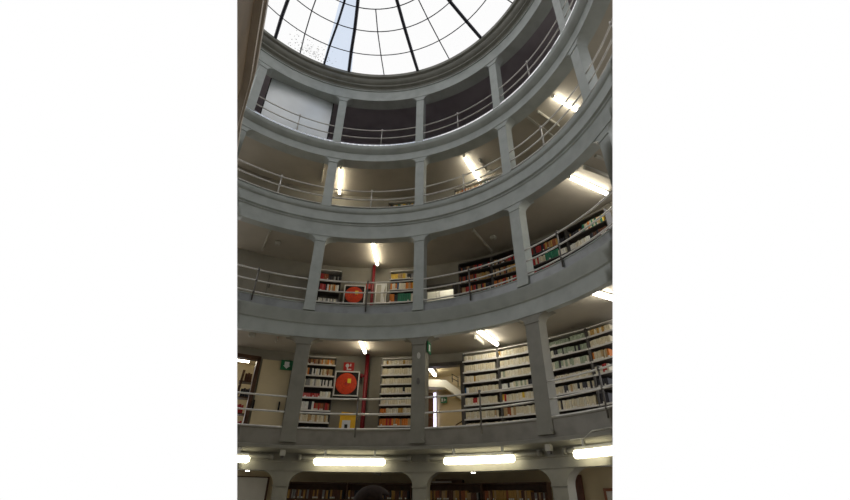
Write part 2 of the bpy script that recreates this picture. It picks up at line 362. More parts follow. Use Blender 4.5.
for a, r_, d in ((27.7, 5.5, 'right of centre'), (-20.9, 5.5, 'at the left edge')):
    bm = B(); v = [bm.verts.new((0, 0, 0))]; bm.free(); bm = B()
    for rr_, z0, z1, mi in ((.055, -.012, 0, 0), (.038, -.02, -.012, 1)):
        pts = [(rr_ * math.cos(k * .3927), rr_ * math.sin(k * .3927)) for k in range(16)]
        a_ = [bm.verts.new((x, y, z0)) for x, y in pts]; b_ = [bm.verts.new((x, y, z1)) for x, y in pts]
        bm.faces.new(a_).material_index = mi; bm.faces.new(b_).material_index = mi
        for k in range(16): bm.faces.new((a_[k], a_[(k + 1) % 16], b_[(k + 1) % 16], b_[k])).material_index = mi
    tag(link('downlight', bm, [HOUS, TUBEC], loc=P(a, r_, 2.11)), 'small round downlight under the ground floor beam, ' + d, 'downlight')

# ------------------------------------------------------------------ books and bookcases
PAL = {'cream': (.72, .64, .46), 'pale': (.76, .71, .58), 'white': (.80, .79, .74), 'tan': (.50, .34, .17), 'orange': (.72, .22, .03), 'red': (.48, .03, .03),
       'brown': (.13, .05, .025), 'dark': (.025, .025, .035), 'green': (.02, .20, .11), 'blue': (.03, .12, .26), 'yellow': (.75, .50, .05), 'grey': (.28, .28, .27), 'pink': (.62, .12, .11),
       'sage': (.36, .42, .30), 'rust': (.36, .11, .04), 'ochre': (.50, .29, .07)}
BMAT = {k: mat('book_' + k, v, .55, .18, 30) for k, v in PAL.items()}
CN = list(PAL)
BOOKS = []   # (apparent size, world matrix, dims, colour, label, group)
def book_mesh(bm, M_, w_, d_, h_, ci, li, pi, lab, band):
    """spine towards -y, rounded; paper block on top"""
    n = 4; pts = []
    for j in range(n + 1):
        a = math.pi * j / n; pts.append((-w_ / 2 * math.cos(a), -.18 * w_ * math.sin(a)))
    pts += [(w_ / 2, d_), (-w_ / 2, d_)]
    a = [bm.verts.new(M_ @ Vector((x, y, 0))) for x, y in pts]; b = [bm.verts.new(M_ @ Vector((x, y, h_))) for x, y in pts]; N = len(pts)
    bm.faces.new(a[::-1]).material_index = ci; bm.faces.new(b).material_index = ci
    for i in range(N): bm.faces.new((a[i], a[(i + 1) % N], b[(i + 1) % N], b[i])).material_index = ci
    if lab:
        for z0, z1 in band:
            q = [(-w_ * .42, -.19 * w_ - .002, z0), (w_ * .42, -.19 * w_ - .002, z0), (w_ * .42, -.19 * w_ - .002, z1), (-w_ * .42, -.19 * w_ - .002, z1)]
            v = [bm.verts.new(M_ @ Vector(p)) for p in q] + [bm.verts.new(M_ @ Vector((x, y + .006 + .1 * w_, z))) for x, y, z in q]
            for f in ((0, 1, 2, 3), (7, 6, 5, 4), (0, 4, 5, 1), (1, 5, 6, 2), (2, 6, 7, 3), (3, 7, 4, 0)): bm.faces.new([v[i] for i in f]).material_index = li
    # page block recessed in the top edge
    q = [(-w_ * .38, .01), (w_ * .38, .01), (w_ * .38, d_ - .01), (-w_ * .38, d_ - .01)]
    v = [bm.verts.new(M_ @ Vector((x, y, h_ + .001))) for x, y in q]; bm.faces.new(v).material_index = pi
ORD = ['top', 'second', 'third', 'fourth', 'fifth', 'sixth', 'seventh', 'eighth']
def bookcase(label, az0, az1, r, zf, ztop, rows, desc, dep=.26, frame=SHELF, back=SHELFD, lip=.035, bw=(.035, .06), shelfmat=None):
    """rows: list of (z of shelf board underside, z of gap top, palette list [(start fraction, colours, fill)])"""
    p, q = P(az0, r, 0), P(az1, r, 0); mid = (p + q) / 2; L = (q - p).length / 2; am = math.degrees(math.atan2((q - p).x, (q - p).y)) - 90
    rz = -rad(am); t = thing('bookcase', label, 'bookcase', (mid.x, mid.y, zf), rz)
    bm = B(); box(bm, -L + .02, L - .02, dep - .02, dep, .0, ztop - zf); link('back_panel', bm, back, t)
    for s in (-1, 1):
        bm = B(); x = s * (L - .01); bbox(bm, x - .01, x + .01, -.005, dep, 0, ztop - zf + .0, .002); link('side_panel', bm, STEELD if frame is SHELF else frame, t)
    bm = B(); box(bm, -L + .02, L - .02, 0, dep - .02, ztop - zf - .02, ztop - zf); link('top_panel', bm, frame, t)
    Mw = Matrix.Translation((mid.x, mid.y, 0)) @ Matrix.Rotation(rz, 4, 'Z')
    zs = [z for z, _ in rows]
    for ri, (z, segs) in enumerate(rows):
        bm = B(); box(bm, -L + .02, L - .02, 0, dep - .02, z - zf, z - zf + .018); box(bm, -L + .004, L - .004, -.016, 0.002, z - zf + .008, z - zf + lip + .006, 1)
        link('shelf', bm, [back, shelfmat or frame], t)  # dark metal boards: shade under each shelf put into the colour
        ztop_r = (ztop - .03) if ri == 0 else rows[ri - 1][0]
        room = ztop_r - z - .018
        x = -L + .028
        while x < L - .07:
            fr = (x + L) / (2 * L); seg = [s for s in segs if fr >= s[0]][-1]
            cols = seg[1]; hf = seg[2] if len(seg) > 2 else .86; wid = random.uniform(*bw) * (seg[3] if len(seg) > 3 else 1)
            if x + wid > L - .028: break
            c = random.choice(cols)
            if c is None: x += wid; continue
            h = room * min(.985, hf * .85 * random.uniform(.96, 1.03)); d = random.uniform(.15, .19)
            # gap before a few books
            M_ = Mw @ Matrix.Translation((x + wid / 2, random.uniform(.012, .03), z + .0185))
            px, py, dd = to_photo(M_ @ Vector((0, 0, h * .5)))
            if 240 < px < 609.5 and -4 < py < 504:
                occ = 0
                BOOKS.append((wid * h / dd ** 2, M_, (wid * .95, d, h), c, '%s book, %s shelf of %s' % (c, ORD[ri], desc), '%s books, %s shelf, %s' % (c, ORD[ri], desc), fr, seg[4] if len(seg) > 4 else 0))
            x += wid + random.choice([0, .001, .002, .006])
    return t
cr_ = ['cream'] * 7 + ['pale'] * 4
def S(*a): return [tuple(x) for x in a]
crm = [(0, cr_, .9)]
# --- lowest gallery
bookcase('narrow bookcase of mixed books left of the hose cabinet, lowest gallery', -14.0, -6.3, 6.5, 2.66, 4.82, [
  (4.58, [(0, ['rust', 'brown', 'ochre', 'tan'], .93, .8, 1), (.55, ['orange', 'tan', 'ochre', 'cream'], .95, .8, 1)]),
  (4.30, [(0, ['orange', 'dark', 'cream'], .9, .8, 1), (.3, ['cream', 'white', 'dark'], .85, .8, 1), (.6, ['rust', 'tan', 'cream'], .85, .8, 1)]),
  (4.03, [(0, ['grey', 'pale', 'white'], .9), (.55, ['white', 'dark', 'dark'], .85, .7, 1)]),
  (3.76, [(0, ['pink', 'red', 'pink'], .55), (.62, ['white', 'pale'], .8, 1.3)]),
  (3.46, [(0, ['white', 'dark', 'white', 'red'], .92, .9), (.5, ['rust', 'brown', 'red'], .8, .8)]),
  (3.19, [(0, ['cream', 'pale', 'tan'], .85, .9)]), (2.93, [(0, ['cream', 'tan', 'grey'], .8)])], 'mixed bookcase left of lowest hose cabinet')
bookcase('narrow bookcase of cream volumes left of the central column, lowest gallery', 4.1, 12.2, 6.5, 2.66, 4.82, [
  (4.61, [(0, ['cream', 'pale'], .95), (.12, ['ochre', 'cream'], .95), (.25, ['cream', 'pale'], .95), (.5, ['ochre', 'pale'], .95), (.62, ['cream'], .96)]),
  (4.35, crm), (4.12, crm), (3.89, [(0, cr_, .88), (.6, ['dark', 'cream'], .88), (.68, ['cream'], .88)]), (3.62, crm),
  (3.39, [(0, ['orange'], .88), (.15, cr_, .9), (.5, ['ochre', 'cream'], .9), (.6, cr_, .9)]), (3.13, [(0, ['orange', 'red', 'orange'], .9), (.3, ['orange', 'rust', 'tan'], .88)])], 'cream bookcase left of lowest central column')
wide = 'the wide cream bookcase right of the doorway, lowest gallery'
bookcase('left half of the wide cream bookcase, beside the doorway, lowest gallery', 22.9, 30.9, 6.5, 2.66, 4.82, [
  (4.57, crm), (4.30, crm), (4.05, [(0, cr_, .88), (.28, ['ochre', 'cream'], .85), (.4, cr_, .9)]), (3.79, [(0, ['blue', 'white'], .8), (.1, cr_, .82)]),
  (3.53, [(0, cr_, .9), (.22, ['red'], .8), (.34, cr_, .88)]), (3.22, [(0, cr_, .7), (.8, ['tan', 'cream'], .7)]), (2.95, crm)], 'wide cream bookcase, left half, lowest gallery')
bookcase('right half of the wide cream bookcase, beside the right column, lowest gallery', 31.0, 39.6, 6.5, 2.66, 4.82, [
  (4.57, [(0, ['cream', 'ochre', 'pale'], .92), (.3, cr_, .95)]), (4.31, crm), (4.07, [(0, ['pale', 'sage', 'cream'], .9), (.4, cr_, .9)]), (3.79, [(0, ['pale', 'dark', 'white'], .75), (.3, ['sage', 'pale', 'dark', 'cream', 'cream'], .8)]),
  (3.53, [(0, ['yellow', 'red', 'green'], .9), (.1, cr_, .85), (.5, ['yellow', 'cream'], .85), (.6, cr_, .85), (.93, ['green'], .8)]), (3.22, [(0, ['tan', 'cream', 'rust'], .8), (.3, cr_, .8), (.85, ['yellow', 'orange'], .8)]), (2.95, crm)], 'wide cream bookcase, right half, lowest gallery')
bookcase('bookcase of sage and cream volumes right of the right column, lowest gallery', 41.4, 50.4, 6.5, 2.66, 4.82, [
  (4.58, [(0, ['sage'], .75), (.55, [None], .5), (.6, ['sage'], .85)]), (4.34, [(0, ['pale', 'sage', 'dark'], .85), (.5, ['red', 'sage'], .85), (.58, ['sage', 'green', 'dark', 'sage'], .8)]),
  (4.06, [(0, ['pale', 'sage', 'dark', 'pale'], .85), (.3, ['sage', 'pale'], .8)]), (3.79, [(0, ['cream', 'pale'], .7)]), (3.54, [(0, ['cream', 'pale', 'dark', 'tan'], .88)]), (3.22, [(0, ['cream', 'dark', 'cream'], .8), (.2, cr_, .8)]), (2.95, crm)], 'sage bookcase right of lowest right column')
bookcase('bookcase of cream and orange volumes at the right edge, lowest gallery', 50.5, 59.5, 6.5, 2.66, 4.82, [
  (4.58, [(0, ['cream', 'ochre', 'pale'], .92), (.4, ['rust', 'cream'], .9), (.5, cr_, .93)]), (4.34, crm), (4.06, [(0, ['orange', 'cream', 'tan'], .9), (.45, ['cream', 'orange', 'tan'], .9)]),
  (3.79, [(0, ['cream', 'pale'], .8), (.15, ['red'], .9), (.24, cr_, .8)]), (3.54, [(0, ['dark'], .85), (.3, ['tan', 'green', 'cream', 'rust'], .85)]), (3.22, [(0, ['dark'], .85), (.1, ['dark', 'pale', 'dark'], .85)]), (2.95, crm)], 'cream and orange bookcase, right edge, lowest gallery')
# --- second gallery
bookcase('bookcase of red books left of the hose cabinet, second gallery', -15.3, -7.5, 6.5, 5.36, 7.38, lip=.02, rows=[
  (7.03, [(0, ['red', 'dark', 'rust'], .8, .8), (.55, ['dark', 'grey', None], .6)]), (6.67, [(0, [None], .5), (.3, ['red', 'pink', 'dark'], .8), (.55, ['white', 'tan', 'orange', 'cream'], .8), (.9, ['pale'], .9)]),
  (6.33, [(0, [None], .5), (.35, ['white', 'pale', 'grey'], .5, .7)]), (6.0, [(0, ['brown', 'dark'], .5)])], desc='bookcase left of second gallery hose cabinet')
bookcase('bookcase of yellow, blue and green books left of the central column, second gallery', 4.8, 12.3, 6.5, 5.36, 7.42, lip=.02, rows=[
  (7.12, [(0, ['yellow'], .9), (.15, ['yellow', 'cream', 'tan'], .9), (.55, ['dark', 'grey'], .85, .8)]), (6.78, [(0, ['orange', 'pale', 'blue', 'blue'], .8), (.5, ['orange', 'yellow', 'orange', 'tan'], .8), (.85, ['dark'], .8)]),
  (6.40, [(0, ['orange'], .85), (.15, ['dark', 'rust'], .7), (.25, ['green'], .85), (.75, ['pale', 'cream'], .8)]), (6.05, [(0, ['brown', 'dark'], .5)])], desc='colourful bookcase beside second gallery central column')
for a0_, a1_, ll, dd in ((22.7, 31.2, 'left half of the red and tan bookcase right of the doorway, second gallery', 'red and tan bookcase, left half, second gallery'), (31.3, 39.8, 'right half of the red and tan bookcase, by the right column, second gallery', 'red and tan bookcase, right half, second gallery')):
    bookcase(ll, a0_, a1_, 6.5, 5.36, 7.42, lip=.02, rows=[
      (7.08, [(0, ['brown', 'dark', 'rust', 'tan'], .7), (.5, ['red', 'dark', 'brown', 'red'], .7)]), (6.74, [(0, ['red', 'rust', 'dark', 'tan'], .85), (.5, ['tan', 'tan', 'dark', 'ochre'], .85)]),
      (6.42, [(0, ['red', 'tan', 'orange', 'brown'], .85), (.4, ['tan', 'ochre', 'cream', 'red', 'dark'], .85)]), (6.1, [(0, ['brown', 'tan'], .7)])], desc=dd, frame=STEELD)
bookcase('bookcase of red, brown and green books right of the right column, second gallery', 41.3, 50.3, 6.5, 5.36, 7.38, lip=.02, rows=[
  (7.03, [(0, ['red', 'red', 'brown', 'dark'], .8), (.4, ['tan', 'rust', 'cream', 'ochre'], .85), (.75, [None, 'dark'], .5)]), (6.72, [(0, ['pale', 'red', 'cream'], .8), (.35, ['green'], .9), (.7, ['white', 'pale'], .7)]), (6.42, [(0, ['brown', 'dark', 'red'], .8), (.6, ['pale', 'white'], .5)]), (6.1, [(0, ['brown', 'tan'], .7)])], desc='dark red bookcase right of second gallery right column', frame=STEELD)
bookcase('bookcase of tan, green and cream books at the right edge, second gallery', 50.4, 60, 6.5, 5.36, 7.38, lip=.02, rows=[
  (7.03, [(0, ['dark', 'tan'], .6), (.4, ['rust', 'orange', 'green', 'cream', 'cream'], .85), (.7, ['green', 'cream', 'tan', 'yellow'], .85)]), (6.72, [(0, ['pale', 'white'], .7), (.5, ['brown', 'dark'], .8)]), (6.42, [(0, ['brown', 'dark', 'red'], .8)])], desc='tan and green bookcase, right edge, second gallery', frame=STEELD)
# --- third gallery
bookcase('low bookcase top beside the central column, third gallery', 3.2, 12.3, 6.45, 8.37, 9.95, [
  (9.6, [(0, ['yellow', 'dark', 'cream', 'tan', 'green'], .85, .8)]), (9.3, [(0, ['tan', 'dark', 'brown'], .8)])], 'the low bookcase left of the central column, third gallery')
bookcase('low bookcase right of centre with blue and orange books, third gallery', 22.5, 37.5, 6.45, 8.37, 10.12, [
  (9.80, [(0, ['rust', 'tan', 'cream'], .8), (.4, ['orange', 'cream', 'tan', 'white'], .85), (.6, ['blue', 'green', 'white'], .85)]), (9.4, [(0, ['tan', 'dark', 'brown', 'orange'], .8)])], 'the low bookcase right of the central column, third gallery')
# --- ground floor
for a0_, a1_, ll in ((-13.2, -1.2, 'dark wood bookcase left of the standing person, ground floor'), (-1.1, 11.8, 'dark wood bookcase behind the standing person, ground floor')):
    bookcase(ll, a0_, a1_, 6.45, .01, 1.96, [(1.60, [(0, ['brown', 'dark', 'ochre', 'brown', 'grey'], .72)]), (1.25, [(0, ['brown', 'dark', 'tan'], .8)]), (.9, [(0, ['brown', 'dark'], .8)]), (.5, [(0, ['brown', 'dark'], .8)]), (.1, [(0, ['brown'], .8)])], ll.replace(', ground floor', ''), frame=WOOD, back=WOOD, bw=(.03, .05))
for a0_, a1_, ll in ((13.3, 25.8, 'dark wood bookcase of ochre volumes right of the central column, ground floor'), (25.9, 38.5, 'dark wood bookcase of ochre volumes left of the right column, ground floor')):
    bookcase(ll, a0_, a1_, 6.45, .01, 1.96, [(1.60, [(0, ['ochre', 'tan', 'brown', 'rust', 'ochre'], .75), (.75, ['brown', 'grey', 'tan'], .6)]), (1.25, [(0, ['ochre', 'brown', 'tan'], .8)]), (.9, [(0, ['brown', 'dark'], .8)]), (.5, [(0, ['brown', 'dark'], .8)]), (.1, [(0, ['brown'], .8)])], ll.replace(', ground floor', ''), frame=WOOD, back=WOOD, bw=(.03, .05))
BOOKS.sort(key=lambda b: -b[0])
for b in BOOKS[:300]:
    _, M_, (w_, d_, h_), c, lab, grp, fr, lb = b
    bm = B(); book_mesh(bm, Matrix.Identity(4), w_, d_, h_, 0, 1, 2, (lb or random.random() < .35), [(.012, .05)] if lb else [(.03, .06)])
    bmesh.ops.recalc_face_normals(bm, faces=bm.faces); me = bpy.data.meshes.new('book'); bm.to_mesh(me); bm.free()
    for m in (BMAT[c], LABELM, PAGES): me.materials.append(m)
    o = bpy.data.objects.new('book', me); C.objects.link(o); o.matrix_world = M_; tag(o, lab, 'book', grp)
bm = B()
for b in BOOKS[300:]:
    _, M_, (w_, d_, h_), c, lab, grp, fr, lb = b
    book_mesh(bm, M_, w_, d_, h_, CN.index(c), len(CN), len(CN) + 1, random.random() < .25, [(.03, .06)])
o = link('books', bm, [BMAT[c] for c in CN] + [LABELM, PAGES]); tag(o, 'remaining small rows of books on the bookcases of every floor', 'books'); o['kind'] = 'stuff'

# ------------------------------------------------------------------ fire hose cabinets, signs, pipes
def hose_cabinet(az, r, z0, z1, half, label):
    t = radial_thing('hose_cabinet', label, 'fire hose cabinet', az, r, z0); H = z1 - z0; f = .03
    bm = B(); bbox(bm, -half, half, .0, .12, 0, H, .004); link('back_box', bm, BLACK, t)
    bm = B()
    for a in ((-half, half, H - f, H), (-half, half, 0, f), (-half, -half + f, f, H - f), (half - f, half, f, H - f)): bbox(bm, a[0], a[1], -.035, .0, a[2], a[3], .004)
    link('frame', bm, WHITE, t)
    rr = min(half, H / 2) * .84
    bm = B(); ngon_disc(bm, -.01, H / 2, rr, -.022, -.002, 32)
    for q in (.85, .62, .4): 
        tube(bm, [(-.01 + rr * q * math.cos(k * .2618), -.024, H / 2 + rr * q * math.sin(k * .2618)) for k in range(25)], .008, 6)
    reel = link('hose_reel', bm, HOSE, t, smooth=True)
    bm = B(); ngon_disc(bm, -.01, H / 2, rr * .16, -.034, -.02, 16); link('hub', bm, RED, reel)
    bm = B(); box(bm, .02, .11, -.041, -.033, H / 2 + .01, H / 2 + .12); link('instruction_label', bm, YLAB, reel)
hose_cabinet(-3.7, 6.75, 3.90, 4.54, .32, 'white framed hose cabinet with red reel, lowest gallery')
hose_cabinet(-4.1, 6.75, 6.45, 7.06, .31, 'white framed hose cabinet with red reel, second gallery')
hose_cabinet(-6.3, 6.75, 8.98, 9.58, .30, 'hose cabinet just showing its white frame top, third gallery')
bm = B(); bbox(bm, -.09, .09, 0, .08, 0, .22, .006); tag(link('alarm_box', bm, RED, loc=P(-1.3, 6.78, 9.36), rz=rad(1.3)), 'red alarm box behind the railing post of the third gallery', 'alarm box')
t = radial_thing('fire_sign', 'small red and white fire hose sign above the lowest hose cabinet', 'sign', -3.7, 6.86, 4.58)
bm = B(); bbox(bm, -.14, .14, 0, .03, 0, .23, .003); sp = link('sign_panel', bm, RED, t)
bm = B(); ngon_disc(bm, -.04, .14, .05, -.006, .0, 14); box(bm, -.05, -.02, -.006, 0, .03, .14); box(bm, -.05, .07, -.006, 0, .03, .055); box(bm, .03, .06, -.006, 0, .12, .19); link('pictogram', bm, WHITE, sp)
bm = B(); tube(bm, [P(.5, 6.72, z) for z in (2.66, 3.5, 5.02)], .055, 12); tag(link('red_pipe', bm, REDP, smooth='all'), 'vertical red pipe right of the lowest hose cabinet', 'pipe')
bm = B(); tube(bm, [P(.3, 6.72, z) for z in (5.36, 6.5, 7.8)], .045, 12); tag(link('red_pipe', bm, REDP, smooth='all'), 'vertical red pipe right of the second gallery hose cabinet', 'pipe')
t = radial_thing('valve', 'short red pipe branch between lowest hose cabinet and red pipe', 'valve', -.35, 6.72, 4.42)
bm = B(); tube(bm, [(-.045, 0, 0), (.05, 0, 0)], .03, 8); tube(bm, [(-.02, 0, -.05), (-.02, 0, .05)], .035, 8); link('branch', bm, REDP, t, smooth='all')
# niche with a notice right of the pipes
t = radial_thing('framed_notice', 'white framed panel right of the red pipe, second gallery', 'picture frame', 2.3, 6.84, 6.55)
bm = B()
for a in ((-.17, .17, .60, .64), (-.17, .17, 0, .04), (-.17, -.14, .04, .6), (.14, .17, .04, .6)): bbox(bm, a[0], a[1], 0, .04, a[2], a[3], .003)
link('frame', bm, WHITE, t)
bm = B(); prism(bm, [(.0, .04), (.13, .04), (.06, .3), (.13, .6), (0, .6)], .01, .03); link('white_sheet', bm, WHITE, t)
bm = B(); box(bm, -.14, .14, .03, .045, .04, .6); link('backing', bm, OFFT, t)
bm = B(); bbox(bm, -.07, .07, 0, .06, 0, .2, .005); o = link('red_box', bm, RED, loc=P(-.9, 6.82, 7.0), rz=rad(.9)); tag(o, 'small red alarm box left of the pipe, second gallery', 'alarm box')
t = radial_thing('exit_sign', 'green exit sign with white figure left of the left column, lowest gallery', 'exit sign', -17.1, 6.78, 4.49)
bm = B(); bbox(bm, -.15, .15, 0, .03, 0, .25, .003); sp = link('sign_panel', bm, GREEN, t)
bm = B(); box(bm, -.06, .06, -.006, 0, .08, .21); prism(bm, [(-.09, .11), (.09, .11), (0, .03)], -.007, 0); link('pictogram', bm, WHITE, sp)
t = thing('exit_sign', 'narrow green exit sign on the side of the central column, lowest gallery', 'exit sign', P(18.4, 5.33, 4.52), -rad(18))
bm = B(); bbox(bm, -.012, .012, -.13, .13, 0, .26, .003); sp = link('sign_panel', bm, GREEN, t)
bm = B(); box(bm, .012, .016, -.05, .05, .05, .2); link('pictogram', bm, WHITE, sp)
for z, d in ((4.43, 'upper'), (3.86, 'lower')):
    bm = B(); prism(bm, [(.04 * math.cos(k * .5236), .075 * math.sin(k * .5236)) for k in range(12)], 0, .012)
    tag(link('plate', bm, HOUS if z > 4 else STEELD, loc=P(COL[2], 5.137, z), rz=-rad(COL[2])), 'small oval plate on the central column of the lowest gallery, %s one' % d, 'plate')
# yellow bin with paper notice behind the rail
t = radial_thing('waste_box', 'yellow cardboard box with white paper notice under the hose cabinet', 'box', -2.2, 6.2, 2.66)
bm = B(); prism(bm, [(-.19, 0), (.17, 0), (.21, .68), (-.17, .70)], 0, .3); link('box_body', bm, YELLOW, t)
bm = B(); prism(bm, [(-.19, .68), (.19, .66), (.25, .76), (.18, .74), (-.14, .77)], .0, .02); prism(bm, [(-.17, .68), (.20, .68), (.16, .74), (-.1, .76)], .28, .3); link('flap', bm, YELLOW, t)
bm = B(); box(bm, -.11, .08, -.006, 0, .36, .58); pn = link('paper_notice', bm, WHITE, t)
bm = B(); box(bm, -.05, .02, -.01, -.006, .4, .49); link('notice_print', bm, BLACK, pn)
# small sensor boxes on ceilings
for k, a, r_, d in ((2, -24.9, 5.97, 'beside the unlit tube, second gallery left ceiling'), (2, 34, 6.06, 'right of the unlit tube, second gallery ceiling'), (1, -26, 5.75, 'at the left edge of the lowest gallery ceiling'), (3, 32.9, 6.55, 'behind the short unlit tube, third gallery')):
    t = radial_thing('sensor', 'small pale ceiling box ' + d, 'sensor', a, r_, CZ[k])
    bm = B(); bbox(bm, -.07, .07, -.07, .07, -.09, -.001, .015); sb = link('sensor_body', bm, HOUS, t)
    bm = B(); ngon = [(.03 * math.cos(j * .7854), .03 * math.sin(j * .7854)) for j in range(8)]
    a_ = [bm.verts.new((x, y, -.11)) for x, y in ngon]; b_ = [bm.verts.new((x, y, -.09)) for x, y in ngon]; bm.faces.new(a_); bm.faces.new(b_)
    for j in range(8): bm.faces.new((a_[j], a_[(j + 1) % 8], b_[(j + 1) % 8], b_[j]))
    link('lens', bm, OFFT, sb)
ceil_lamp(1, -20.3, 5.7, 5.84, 0, 'short unlit spot bar left of the left column, lowest gallery', w_=.03)
ceil_lamp(0, 5, 5.9, 6.6, 0, 'unlit tube above the ground floor bookcases')
# cable ducts on ceilings
for k, a, r0_, r1_, d in ((3, 52.0, 5.4, 6.8, 'third gallery right of the right column'), (2, 69, 5.4, 6.8, 'second gallery at the right edge')):
    bm = B(); bbox(bm, -.03, .03, -(r1_ - r0_) / 2, (r1_ - r0_) / 2, -.05, -.001, .004)
    tag(link('cable_duct', bm, HOUS, loc=P(a, (r0_ + r1_) / 2, CZ[k]), rz=-rad(a)), 'pale cable duct along the ceiling, ' + d, 'cable duct')

# ------------------------------------------------------------------ rooms behind the doorways
def room(k, a0, a1, z1, depth, m, name):
    """open-fronted recess beyond the outer wall"""
    p0, p1 = P(a0, WR, 0), P(a1, WR, 0); am = (a0 + a1) / 2; out = P(am, 1, 0); q0, q1 = p0 + out * depth, p1 + out * depth
    side = (p1 - p0).normalized(); z0 = FL[k]
    bm = B()
    def wallq(a, b, n, th=.06):
        v = [a, b, b + n * th, a + n * th]; lo = [bm.verts.new((x.x, x.y, z0)) for x in v]; hi = [bm.verts.new((x.x, x.y, z1)) for x in v]
        bm.faces.new(lo); bm.faces.new(hi)
        for i in range(4): bm.faces.new((lo[i], lo[(i + 1) % 4], hi[(i + 1) % 4], hi[i]))
    p0 = p0 + out * .1; p1 = p1 + out * .1
    wallq(p0 - side * .95, q0 - side * .95, -side); wallq(p1 + side * .6, q1 + side * .6, side); wallq(q0 - side * 1.0, q1 + side * .66, out)
    struct(link(name, bm, m))
    bm = B()
    pts = [p0 + out * .3 - side * 1.0, p1 + out * .3 + side * .66, q1 + side * .66, q0 - side * 1.0]
    for zz in ((z0 - .06, z0), (z1, z1 + .06)):
        lo = [bm.verts.new((x.x, x.y, zz[0])) for x in pts]; hi = [bm.verts.new((x.x, x.y, zz[1])) for x in pts]; bm.faces.new(lo); bm.faces.new(hi)
        for i in range(4): bm.faces.new((lo[i], lo[(i + 1) % 4], hi[(i + 1) % 4], hi[i]))
    struct(link('ceiling_' + name[5:], bm, m))
room(1, 13.6, 21.6, 4.98, 2.2, CREAMW, 'wall_stairwell')
room(1, -34, -23.0, 4.98, 1.7, CREAMW, 'wall_archive')
room(2, 13.2, 20.6, 7.75, 1.2, WHITEW, 'wall_lobby')
# door frames and lintels
def door_frame(n, k, a0, a1, z1, m):
    p, q = P(a0, WR - .04, 0), P(a1, WR - .04, 0); L = (q - p).length / 2; am = (a0 + a1) / 2; mid = (p + q) / 2; bm = B()
    for s in (-1, 1): box(bm, s * L - .045, s * L + .045, -.02, .14, 0, z1 - FL[k] + .05)
    box(bm, -L - .045, L + .045, -.02, .14, z1 - FL[k] - .03, z1 - FL[k] + .06)
    o = link('door_%d' % n, bm, m, loc=(mid.x, mid.y, FL[k]), rz=-rad(am)); struct(o)
door_frame(1, 1, -34, -23.0, 4.72, WOOD); door_frame(2, 1, 13.6, 21.8, 4.68, STEELD); door_frame(3, 2, 13.2, 20.8, 6.98, STEELD)
# stairwell: stair flight, lamp, red door, sign, handrail
fr = radial_thing('staircase', 'white underside of a stair flight seen through the lowest doorway', 'staircase', 15, 8.6, 2.66)
bm = B(); prism(bm, [(-.75, 2.14), (.0, 2.09), (.56, 1.66), (.56, 1.42), (-.03, 1.87), (-.75, 1.93)], 0, .4); link('flight', bm, WHITEW, fr)
bm = B()
for x, z in ((.21, 2.0), (.38, 1.86)): tube(bm, [(x, -.02, z), (x, -.02, z + .24)], .013, 6)
tube(bm, [(.19, -.02, 2.24), (.40, -.02, 2.12)], .013, 6); tube(bm, [(.19, -.02, 2.12), (.40, -.02, 2.0)], .013, 6); link('balustrade', bm, STEELD, fr)
t = radial_thing('stairwell_light', 'lit tube above the stairs, seen through the lowest doorway', 'lamp', 13.0, 8.0, 4.93)
bm = B(); tube(bm, [(0, -.5, -.06), (0, .5, -.06)], .045, 10); link('tube', bm, TUBEC, t, smooth='all'); bm = B(); bbox(bm, -.05, .05, -.53, .53, -.03, .0, .005); link('housing', bm, HOUS, t)
t = radial_thing('stairwell_door', 'reddish brown door standing ajar in the stairwell', 'door', 15, 9.0, 2.66)
bm = B(); bbox(bm, -.95, -.48, 0, .05, 0, 1.82, .006); dl = link('door_leaf', bm, WOODRED, t)
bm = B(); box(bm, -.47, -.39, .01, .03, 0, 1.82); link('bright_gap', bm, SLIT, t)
bm = B(); box(bm, -.38, -.35, -.02, .05, 0, 1.86); link('jamb', bm, WHITE, t)
bm = B(); tube(bm, [(-.58, -.05, 1.1), (-.51, -.05, 1.1)], .012, 6); tube(bm, [(-.51, -.05, 1.1), (-.51, .0, 1.1)], .012, 6); link('handle', bm, STEELD, dl)
t = radial_thing('exit_sign', 'green exit sign on the cream stairwell wall beside the ajar door', 'exit sign', 15, 9.0, 4.165)
bm = B(); bbox(bm, -.25, -.05, 0, .02, 0, .175, .003); sp = link('sign_panel', bm, GREEN, t)
bm = B(); box(bm, -.22, -.17, -.005, 0, .04, .13); prism(bm, [(-.14, .045), (-.075, .09), (-.14, .135)], -.005, 0); link('pictogram', bm, WHITE, sp)
t = radial_thing('handrail', 'short dark handrail at the right of the lowest doorway', 'handrail', 20.0, 7.35, 2.66)
bm = B(); tube(bm, [(-.18, 0, .45), (-.12, 0, .62), (.08, 0, .72)], .016, 6); link('rail', bm, WOOD, t, smooth='all')
for x in (-.15, .05):
    bm = B(); tube(bm, [(x, 0, 0), (x, 0, .55 if x < 0 else .70)], .013, 6); link('post', bm, STEELD, t)
